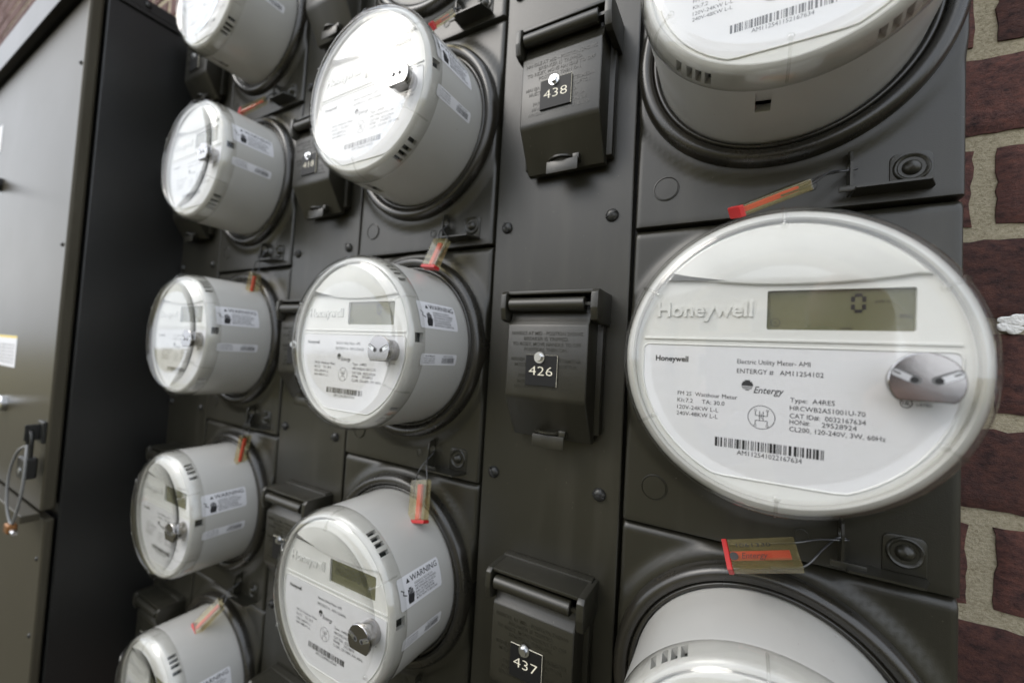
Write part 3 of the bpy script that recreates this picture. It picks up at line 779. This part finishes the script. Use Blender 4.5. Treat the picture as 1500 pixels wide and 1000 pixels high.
def portslots():
    bm = bmesh.new(); cz = -.0066
    def capsule(a, b, w, y, mi, n=10):
        a, b = Vector(a), Vector(b); d = (b - a).normalized(); t = math.atan2(d.y, d.x)
        p = [a + w * Vector((math.cos(t + math.pi / 2 + math.pi * i / n), math.sin(t + math.pi / 2 + math.pi * i / n))) for i in range(n + 1)]
        p += [b + w * Vector((math.cos(t - math.pi / 2 + math.pi * i / n), math.sin(t - math.pi / 2 + math.pi * i / n))) for i in range(n + 1)]
        f = bm.faces.new([bm.verts.new((.0503 + q.x, y, cz + q.y)) for q in p]); f.material_index = mi
    for s in (-1, 1):
        capsule((s * .0032, .0006), (s * .0095, .0036), .00185, -.09446, 2)      # milled slot
        capsule((s * .0056, .0013), (s * .0097, .0034), .00135, -.09450, 0)      # bright clip in it
        capsule((s * .0036, .0006), (s * .0040, .0007), .00120, -.09454, 1)      # bore
        capsule((s * .0084, .0030), (s * .0102, .0039), .00042, -.09456, 2)      # notch
    bmesh.ops.recalc_face_normals(bm, faces=bm.faces)
    return bm
ME['portslots'] = bm_me('port_slots', portslots(), [M['zinc'], M['slot'], M['recess']], 30)
# side labels
def curved_sheet(r_, y0, y1, t0, t1, n=12, th=.00012, cut=.0012):
    V, F = [], []
    for i in range(n + 1):
        a = R(t0 + (t1 - t0) * i / n); e = cut if i in (0, n) else 0
        V += [(r_ * math.cos(a), y0 + e, r_ * math.sin(a)), (r_ * math.cos(a), y1 - e, r_ * math.sin(a))]
    for i in range(n): F.append((2 * i, 2 * i + 1, 2 * i + 3, 2 * i + 2))
    return V, F
RL = RB + .00018
ME['warn'] = smooth_me('warning_label', *curved_sheet(RL, -.0752, -.0255, 10.0, 27.6), M['white'], 60)
ME['serial'] = smooth_me('serial_label', *curved_sheet(RL, -.0735, -.0262, -12.8, -5.6, 6), M['white'], 60)
q = Flat()   # u 0..0.0497 (front to back), v 0..0.0231
q.poly([(.0092, .0176), (.0132, .0176), (.0112, .0212)][::1]); q.text('WARNING', .0142, .0172, .0330, h=.0046, bold=.012)
for i, s in enumerate(("HAZARDOUS VOLTAGES ON", "ELECTRONIC CIRCUIT BOARDS", "AND WITHDRAWN CAN SHOCK,", "BURN, OR CAUSE DEATH.", "DISCONNECT POWER FROM", "METER PRIOR TO SERVICING.")):
    q.text(s, .0178, .0138 - i * .0023, .0262 * len(s) / 25, h=.0017, bold=.006)
q.line((.0022, .0150), (.0052, .0132), .0008); q.line((.0052, .0132), (.0040, .0110), .0008); q.line((.0040, .0110), (.0078, .0092), .0008)
q.poly([(.0092, .0022), (.0148, .0022), (.0156, .0060), (.0150, .0090), (.0096, .0090), (.0086, .0056)])
for k, (u, top) in enumerate(((.0100, .0128), (.0115, .0140), (.0130, .0138), (.0145, .0124))): q.rect(u - .0006, u + .0006, .0088, top)
q.poly([(.0156, .0050), (.0164, .0094), (.0152, .0084)])
V, F = q.wrap(RL + .0001, -.0752, R(10.0)); me = bpy.data.meshes.new('printing'); me.from_pydata(V, [], F); me.update(); me.materials.append(M['ink']); ME['warnprint'] = me
q = Flat(); q.text('HE-HP Meter®', .0050, .0072, .0120, h=.0013, bold=.01)
for i, t_ in enumerate(('FM 2S CL200 240V', 'TYPE A4RES 60Hz', '29528924 0032')): q.text(t_, .0040, .0052 - i * .0018, .0140, h=.0011)
q.text('0032167634', .0285, .0073, .0130, h=.0013); q.bars(.0270, .0440, .0018, .0066, 5, 44)
V, F = q.wrap(RL + .0001, -.0735, R(-12.8)); me = bpy.data.meshes.new('printing'); me.from_pydata(V, [], F); me.update(); me.materials.append(M['ink']); ME['serprint'] = me

PR = {'a': print_mesh('AM11254102', 'AM112541022167634', '29528924'), 'b': print_mesh('AM11254115', 'AM112541152167634', '29528924'),
      'c': print_mesh('AM11254105', 'AM112541052167634', '29528923'), 'd': print_mesh('AM11254096', 'AM112540962167634', '29528878')}
meters = [
 (0, 0, 'a', 'largest smart electric meter, seen face on, display reading 0'),
 (0, 1, 'b', 'smart electric meter cut off by the top edge, beside the bricks'),
 (0, -1, 'd', 'smart electric meter cut off by the bottom edge, beside the bricks, face out of view'),
 (1, 1, 'd', 'electric meter with glaring white face, left of the plate numbered 438'),
 (1, 0, 'c', 'electric meter with white warning label, left of the plate numbered 426'),
 (1, -1, 'd', 'electric meter with unlit row of eights on its display, left of plate 437'),
 (2, 2, 'd', 'uppermost electric meter of the far column, cut off by the top edge'),
 (2, 1, 'b', 'electric meter of the far column left of the plate numbered 418'),
 (2, 0, 'c', 'electric meter in the middle of the far column, below the one beside plate 418'),
 (2, -1, 'd', 'electric meter second from the bottom of the far column by the cabinet'),
 (2, -2, 'd', 'lowest electric meter of the far column, cut off by the bottom edge'),
]
for c, r, pk, lab in meters:
    e = empty('electric_meter', lab, 'electric meter', (XC - c * W, 0, ZC + r * P), 'electric meters plugged into the enclosures')
    def add(me, name, parent): o = bpy.data.objects.new(name, me); COL.objects.link(o); o.parent = parent; return o
    jr = random.Random(c * 10 + r + 40); e.rotation_euler = (0, R(jr.uniform(-.9, .9)) if (c, r) != (0, 0) else 0, 0)
    add(ME['body'], 'meter_body', e)
    fa = add(ME['face'], 'faceplate', e); add(ME['visor'], 'visor', fa); add(ME['ledge'], 'ledge', fa); add(ME['raised'], 'raised_name', fa)
    npl = add(ME['nameplate'], 'nameplate', e); add(ME['plate_rim'], 'nameplate_rim', npl); add(PR[pk], 'printing', npl)
    dp = add(ME['lcd'], 'display', e); add(ME['lcd8' if (c, r) in ((1, -1),) else 'lcd0'], 'digits', dp)
    po = add(ME['port'], 'optical_port', e); add(ME['portslots'], 'port_slots', po)
    wl = add(ME['warn'], 'warning_label', e); add(ME['warnprint'], 'printing', wl)
    se = add(ME['serial'], 'serial_label', e); add(ME['serprint'], 'printing', se)
    for l_ in (wl, se): l_.rotation_euler = (0, R(jr.uniform(-1.3, 1.3)), 0); l_.location = (0, jr.uniform(-.0012, .0012), 0)
    cc = add(ME['cover_clear'], 'clear_cover', e); 
    for k in range(6): add(ME['rib'], 'mould_rib', cc).rotation_euler = (0, R(30 + 60 * k), 0)

# ------------------------------------------------------------------ padlock seals on wires
def seal(name, label, clr, red, bracket, wid=.0165, roll=0.0, marks=False):
    A, B = Vector(clr), Vector(red); L = (B - A).length; d = (B - A).normalized()
    n = Vector((0, -1, 0)); n = (n - d * n.dot(d)).normalized(); n = Matrix.Rotation(roll, 3, d) @ n; s = d.cross(n)
    e = empty(name, label, 'meter seal', A, 'red and clear seals wired to the brackets')
    m3 = Matrix((s, n, d)).transposed()                   # local x = side, y = thickness, z = along
    def P_(bm): 
        for v in bm.verts: v.co = m3 @ v.co
        return bm
    h = wid / 2; t = .0032
    mk('clear_sleeve', P_(boxm(-h, h, -t, t, 0, L - .003, .0006)), M['sealclear'], e)
    mk('insert', P_(boxm(-h * .25, h * .25, -t * .45, t * .45, .004, L - .003, .0003)), M['pink'], e)
    bm = bmesh.new(); box(bm, -h * 1.03, h * 1.03, -t * 1.1, t * 1.1, L - .003, L, .0005)
    mk('red_cap', P_(bm), M['red'], e)
    if marks:
        q = Flat(); q.text('1061330', -.0005, .0036, .0185, h=.0024); q.disc(-.0028, -.0015, .0024); q.text('Entergy', .0012, -.0030, .0140, h=.0034, shear=.3)
        me = bpy.data.meshes.new('printing'); me.from_pydata([tuple(m3 @ Vector((b, t + .0002, L - .008 - a))) for a, b, _ in q.V], [], q.F); me.update(); me.materials.append(M['ink'])
        o = ob('printing', me, e)
    hole = Vector(bracket) - A
    w1 = spline([m3 @ Vector((h * .75, 0, .012)), m3 @ Vector((h * .75, 0, 0)), (m3 @ Vector((h * .7, 0, 0)) + hole) * .5 + n * .002, hole + Vector((.003, 0, 0)), hole + Vector((-.002, .0, .0)),
                 (m3 @ Vector((-h * .7, 0, 0)) + hole) * .5 + n * .003, m3 @ Vector((-h * .75, 0, 0)), m3 @ Vector((-h * .75, 0, .016))], 6)
    V, F = tube(w1, .00060, 6); pyd('wire', V, F, M['wire'], e, 60)
    return e
def hole(c, r): return (XC - c * W + .0391, -.0085, ZC + r * P - .1035)
seal('meter_seal', 'red ended clear seal lying above the largest meter, under its bracket', (.1065, -.040, .0030), (.0710, -.050, -.0120), hole(0, 1), roll=1.15)
seal('meter_seal', 'seal printed 1061330 lying level below the largest meter', (.1095, -.033, -.2098), (.0722, -.035, -.2205), hole(0, 0), .0180, .80, True)
seal('meter_seal', 'red seal poking up behind the meter left of plate 438', (-.1840, -.020, .2320), (-.1990, -.033, .2130), hole(1, 2), .0160, .5)
seal('meter_seal', 'tilted red seal above the meter left of plate 426', (-.1770, -.021, .0030), (-.1830, -.030, -.0265), hole(1, 1), .0200, .2)
seal('meter_seal', 'large upright seal hanging over the meter left of plate 437', (-.1835, -.022, -.2265), (-.1760, -.032, -.2620), hole(1, 0), .0215, .1)
seal('meter_seal', 'slanting red seal above the meter left of plate 418', (-.5060, -.020, .2300), (-.5400, -.034, .2130), hole(2, 2), .0165, .4)
seal('meter_seal', 'narrow upright red seal on the middle meter of the far column', (-.4970, -.020, -.0120), (-.5000, -.022, -.0430), hole(2, 1), .0150, 1.25)
seal('meter_seal', 'thin pale seal on the far column meter second from the bottom', (-.4930, -.018, -.2290), (-.4980, -.021, -.2720), hole(2, 0), .0140, 1.35)
seal('meter_seal', 'broad slanting red seal on top of the lowest far column meter', (-.5050, -.025, -.4470), (-.5240, -.045, -.4780), hole(2, -1), .0170, .2)

# ------------------------------------------------------------------ tall cabinet at the left
CX = -.7605
cab = empty('service_cabinet', 'tall dark bronze service cabinet with glossy door at the left edge', 'cabinet', (CX, 0, -1.40))
def Z(z): return z + 1.40
mk('cabinet_body', boxm(-.92, 0, -.1195, WALL_Y - .0005, Z(-1.38), Z(.402), .002), M['cabinet'], cab)
bm = bmesh.new(); box(bm, -.935, .0030, -.150, WALL_Y - .0008, Z(.4025), Z(.4090), .001); box(bm, -.93, .0026, -.121, WALL_Y - .001, Z(.4090), Z(.428), .002)
box(bm, -.935, .0030, -.1520, -.1500, Z(.396), Z(.452), .0008)
mk('roof_cap', bm, M['cabinet'], cab)
dr = mk('door', boxm(-.918, -.0004, -.1380, -.1225, Z(-.3555), Z(.392), .0035, 3), M['door'], cab)
mk('door_lip', boxm(-.915, .0012, -.1560, -.1378, Z(-.3660), Z(-.3560), .0012), M['door'], dr)
mk('lower_panel', boxm(-.918, -.0004, -.1330, -.1225, Z(-1.36), Z(-.3675), .003, 3), M['door'], cab)
for x, z in ((-.012, .287), (-.016, -.425), (-.016, -.53), (-.016, .02)):
    o = bpy.data.objects.new('cabinet_screw', ME['truss'][1]); COL.objects.link(o); o.parent = cab; o.location = (x, -.1378 if z > -.36 else -.1328, Z(z)); o.rotation_euler = (0, 0, 0); o.scale = (.6, .6, .6)
for y in (-.075, -.01):
    o = bpy.data.objects.new('cabinet_screw', ME['truss'][2]); COL.objects.link(o); o.parent = cab; o.location = (.0030, y, Z(.4185)); o.rotation_euler = (0, 0, R(90)); o.scale = (.8, .8, .8)
# hasp, sticker, latch knob
bm = bmesh.new(); box(bm, -.030, -.004, -.1420, -.1381, Z(-.262), Z(-.232), .001); box(bm, -.020, -.017, -.156, -.1418, Z(-.258), Z(-.236), .0006); mk('hasp', bm, M['cabinet'], dr)
st_ = mk('sticker', boxm(-.330, -.198, -.13845, -.1381, Z(-.168), Z(-.116)), M['white'], dr); mk('sticker_band', boxm(-.329, -.199, -.13865, -.1385, Z(-.1195), Z(-.1165)), M['yellow'], st_)
q = Flat()
for i in range(6): q.text('IIIII IIII IIIIIII III IIIII IIII', -.325, Z(-.133) - i * .0058, .115, h=.0030)
V, F = q.plane(-.1386); pyd('sticker_lines', V, F, M['inkgrey'], st_)
V, F = lathe([(.013, 0), (.013, -.006), (.009, -.009), (.008, -.020), (.0065, -.023), (.0002, -.0235)], 28)
o = pyd('knob', V, F, M['zinc'], dr, 40); o.location = (-.232, -.1380, Z(-.229))
o = pyd('knob', V, F, M['cabinet'], dr, 40); o.location = (-.420, -.1380, Z(.172))
mk('sticker', boxm(-.60, -.455, -.13845, -.1381, Z(.245), Z(.300)), M['white'], dr)

pl = empty('padlock', 'small dark padlock hanging on the cabinet door hasp', 'padlock', (CX - .0185, -.150, -.262))
V, F = tube(spline([(-.009, 0, -.022), (-.009, 0, .004), (-.006, 0, .013), (0, 0, .0165), (.006, 0, .013), (.009, 0, .004), (.009, 0, -.022)], 6), .0024, 8); pyd('shackle', V, F, M['cabinet'], pl, 60)
mk('lock_body', boxm(-.0155, .0155, -.007, .007, -.047, -.018, .003, 3), M['cabinet'], pl)
V, F = lathe([(.0045, -.0068), (.0045, -.0078), (.0002, -.008)], 20); o = pyd('keyhole', V, F, M['zinc'], pl, 40); o.location = (0, 0, -.036)
ws = empty('cable_seal', 'grey cable seal looped through the padlock with a brass crimp', 'cable seal', (CX - .0105, -.155, -.262))
pts = [(.006, 0, .000), (-.016, -.004, -.012), (-.034, -.006, -.045), (-.030, -.006, -.085), (-.012, -.004, -.108), (.004, -.004, -.095), (.018, -.003, -.058), (.017, -.002, -.020), (.006, 0, .000)]
V, F = tube(spline(pts, 8), .0017, 8); pyd('cable', V, F, M['greywire'], ws, 60)
mk('crimp', boxm(-.020, -.002, -.009, .001, -.119, -.107, .002), M['brass'], ws)
V, F = tube([(-.026, -.004, -.113), (.010, -.004, -.116)], .0032, 10); pyd('pin', V, F, M['zinc'], ws, 60)

# ------------------------------------------------------------------ the photographer, mirrored in the covers
def person():
    pts = dict(pelvis=((.33, -.93, -.72), .15), waist=((.33, -.93, -.52), .135), chest=((.32, -.91, -.30), .155), neckb=((.30, -.90, -.13), .075), neck=((.285, -.88, -.07), .058),
               head=((.27, -.86, .03), .088), crown=((.275, -.87, .12), .075),
               shl=((.14, -.90, -.19), .068), ell=((.02, -.78, -.33), .048), wrl=((.03, -.53, -.17), .032), hal=((.065, -.43, -.125), .030),
               shr=((.50, -.90, -.19), .068), elr=((.50, -.70, -.33), .048), wrr=((.27, -.50, -.17), .032), har=((.215, -.43, -.125), .030),
               hipl=((.24, -.93, -.80), .10), knl=((.23, -.91, -1.14), .068), anl=((.22, -.95, -1.48), .045), tol=((.20, -.80, -1.525), .036),
               hipr=((.42, -.93, -.80), .10), knr=((.43, -.91, -1.14), .068), anr=((.44, -.95, -1.48), .045), tor=((.45, -.80, -1.525), .036))
    ks = list(pts); ix = {k: i for i, k in enumerate(ks)}
    E_ = [('pelvis', 'waist'), ('waist', 'chest'), ('chest', 'neckb'), ('neckb', 'neck'), ('neck', 'head'), ('head', 'crown'), ('chest', 'shl'), ('shl', 'ell'), ('ell', 'wrl'), ('wrl', 'hal'), ('chest', 'shr'), ('shr', 'elr'), ('elr', 'wrr'), ('wrr', 'har'),
          ('pelvis', 'hipl'), ('hipl', 'knl'), ('knl', 'anl'), ('anl', 'tol'), ('pelvis', 'hipr'), ('hipr', 'knr'), ('knr', 'anr'), ('anr', 'tor')]
    me = bpy.data.meshes.new('person'); me.from_pydata([pts[k][0] for k in ks], [(ix[a], ix[b]) for a, b in E_], [])
    o = bpy.data.objects.new('person', me); COL.objects.link(o)
    md = o.modifiers.new('skin', 'SKIN'); md.use_smooth_shade = True
    for i, k in enumerate(ks):
        v = me.skin_vertices[0].data[i]; v.radius = (pts[k][1], pts[k][1]); v.use_root = k == 'pelvis'
    sb = o.modifiers.new('smooth', 'SUBSURF'); sb.levels = sb.render_levels = 2
    dg = bpy.context.evaluated_depsgraph_get(); ev = o.evaluated_get(dg); m2 = bpy.data.meshes.new_from_object(ev)
    o.modifiers.clear(); o.data = m2
    for m_ in ('cloth', 'skin', 'hair', 'denim'): m2.materials.append(M[m_])
    for p in m2.polygons:
        c = p.center; p.use_smooth = True
        if c.z > -.07: p.material_index = 2 if (c.z > .10 or c.y < -.885) else 1
        elif c.y > -.53 and c.z > -.3: p.material_index = 1
        elif c.z < -.70: p.material_index = 3
    return o
M['cloth'] = mat('navy_jacket', (.020, .022, .030), .8); M['skin'] = mat('skin', (.45, .27, .19), .5)
M['hair'] = mat('dark_hair', (.02, .015, .012), .6); M['denim'] = mat('dark_denim', (.03, .04, .06), .9)
tag(person(), 'person in dark jacket photographing the meters, seen only as a reflection', 'person')
hc = empty('handheld_camera', 'black camera held up by the photographer, seen only as a reflection', 'camera', cam.location)
hc.rotation_euler = cam.rotation_euler
mk('camera_body', boxm(-.066, .066, -.046, .046, .030, .062, .006, 3), M['plate'], hc, 30)
mk('lens_barrel', boxm(-.026, .026, -.026, .026, .004, .030, .010, 3), M['plate'], hc, 40)
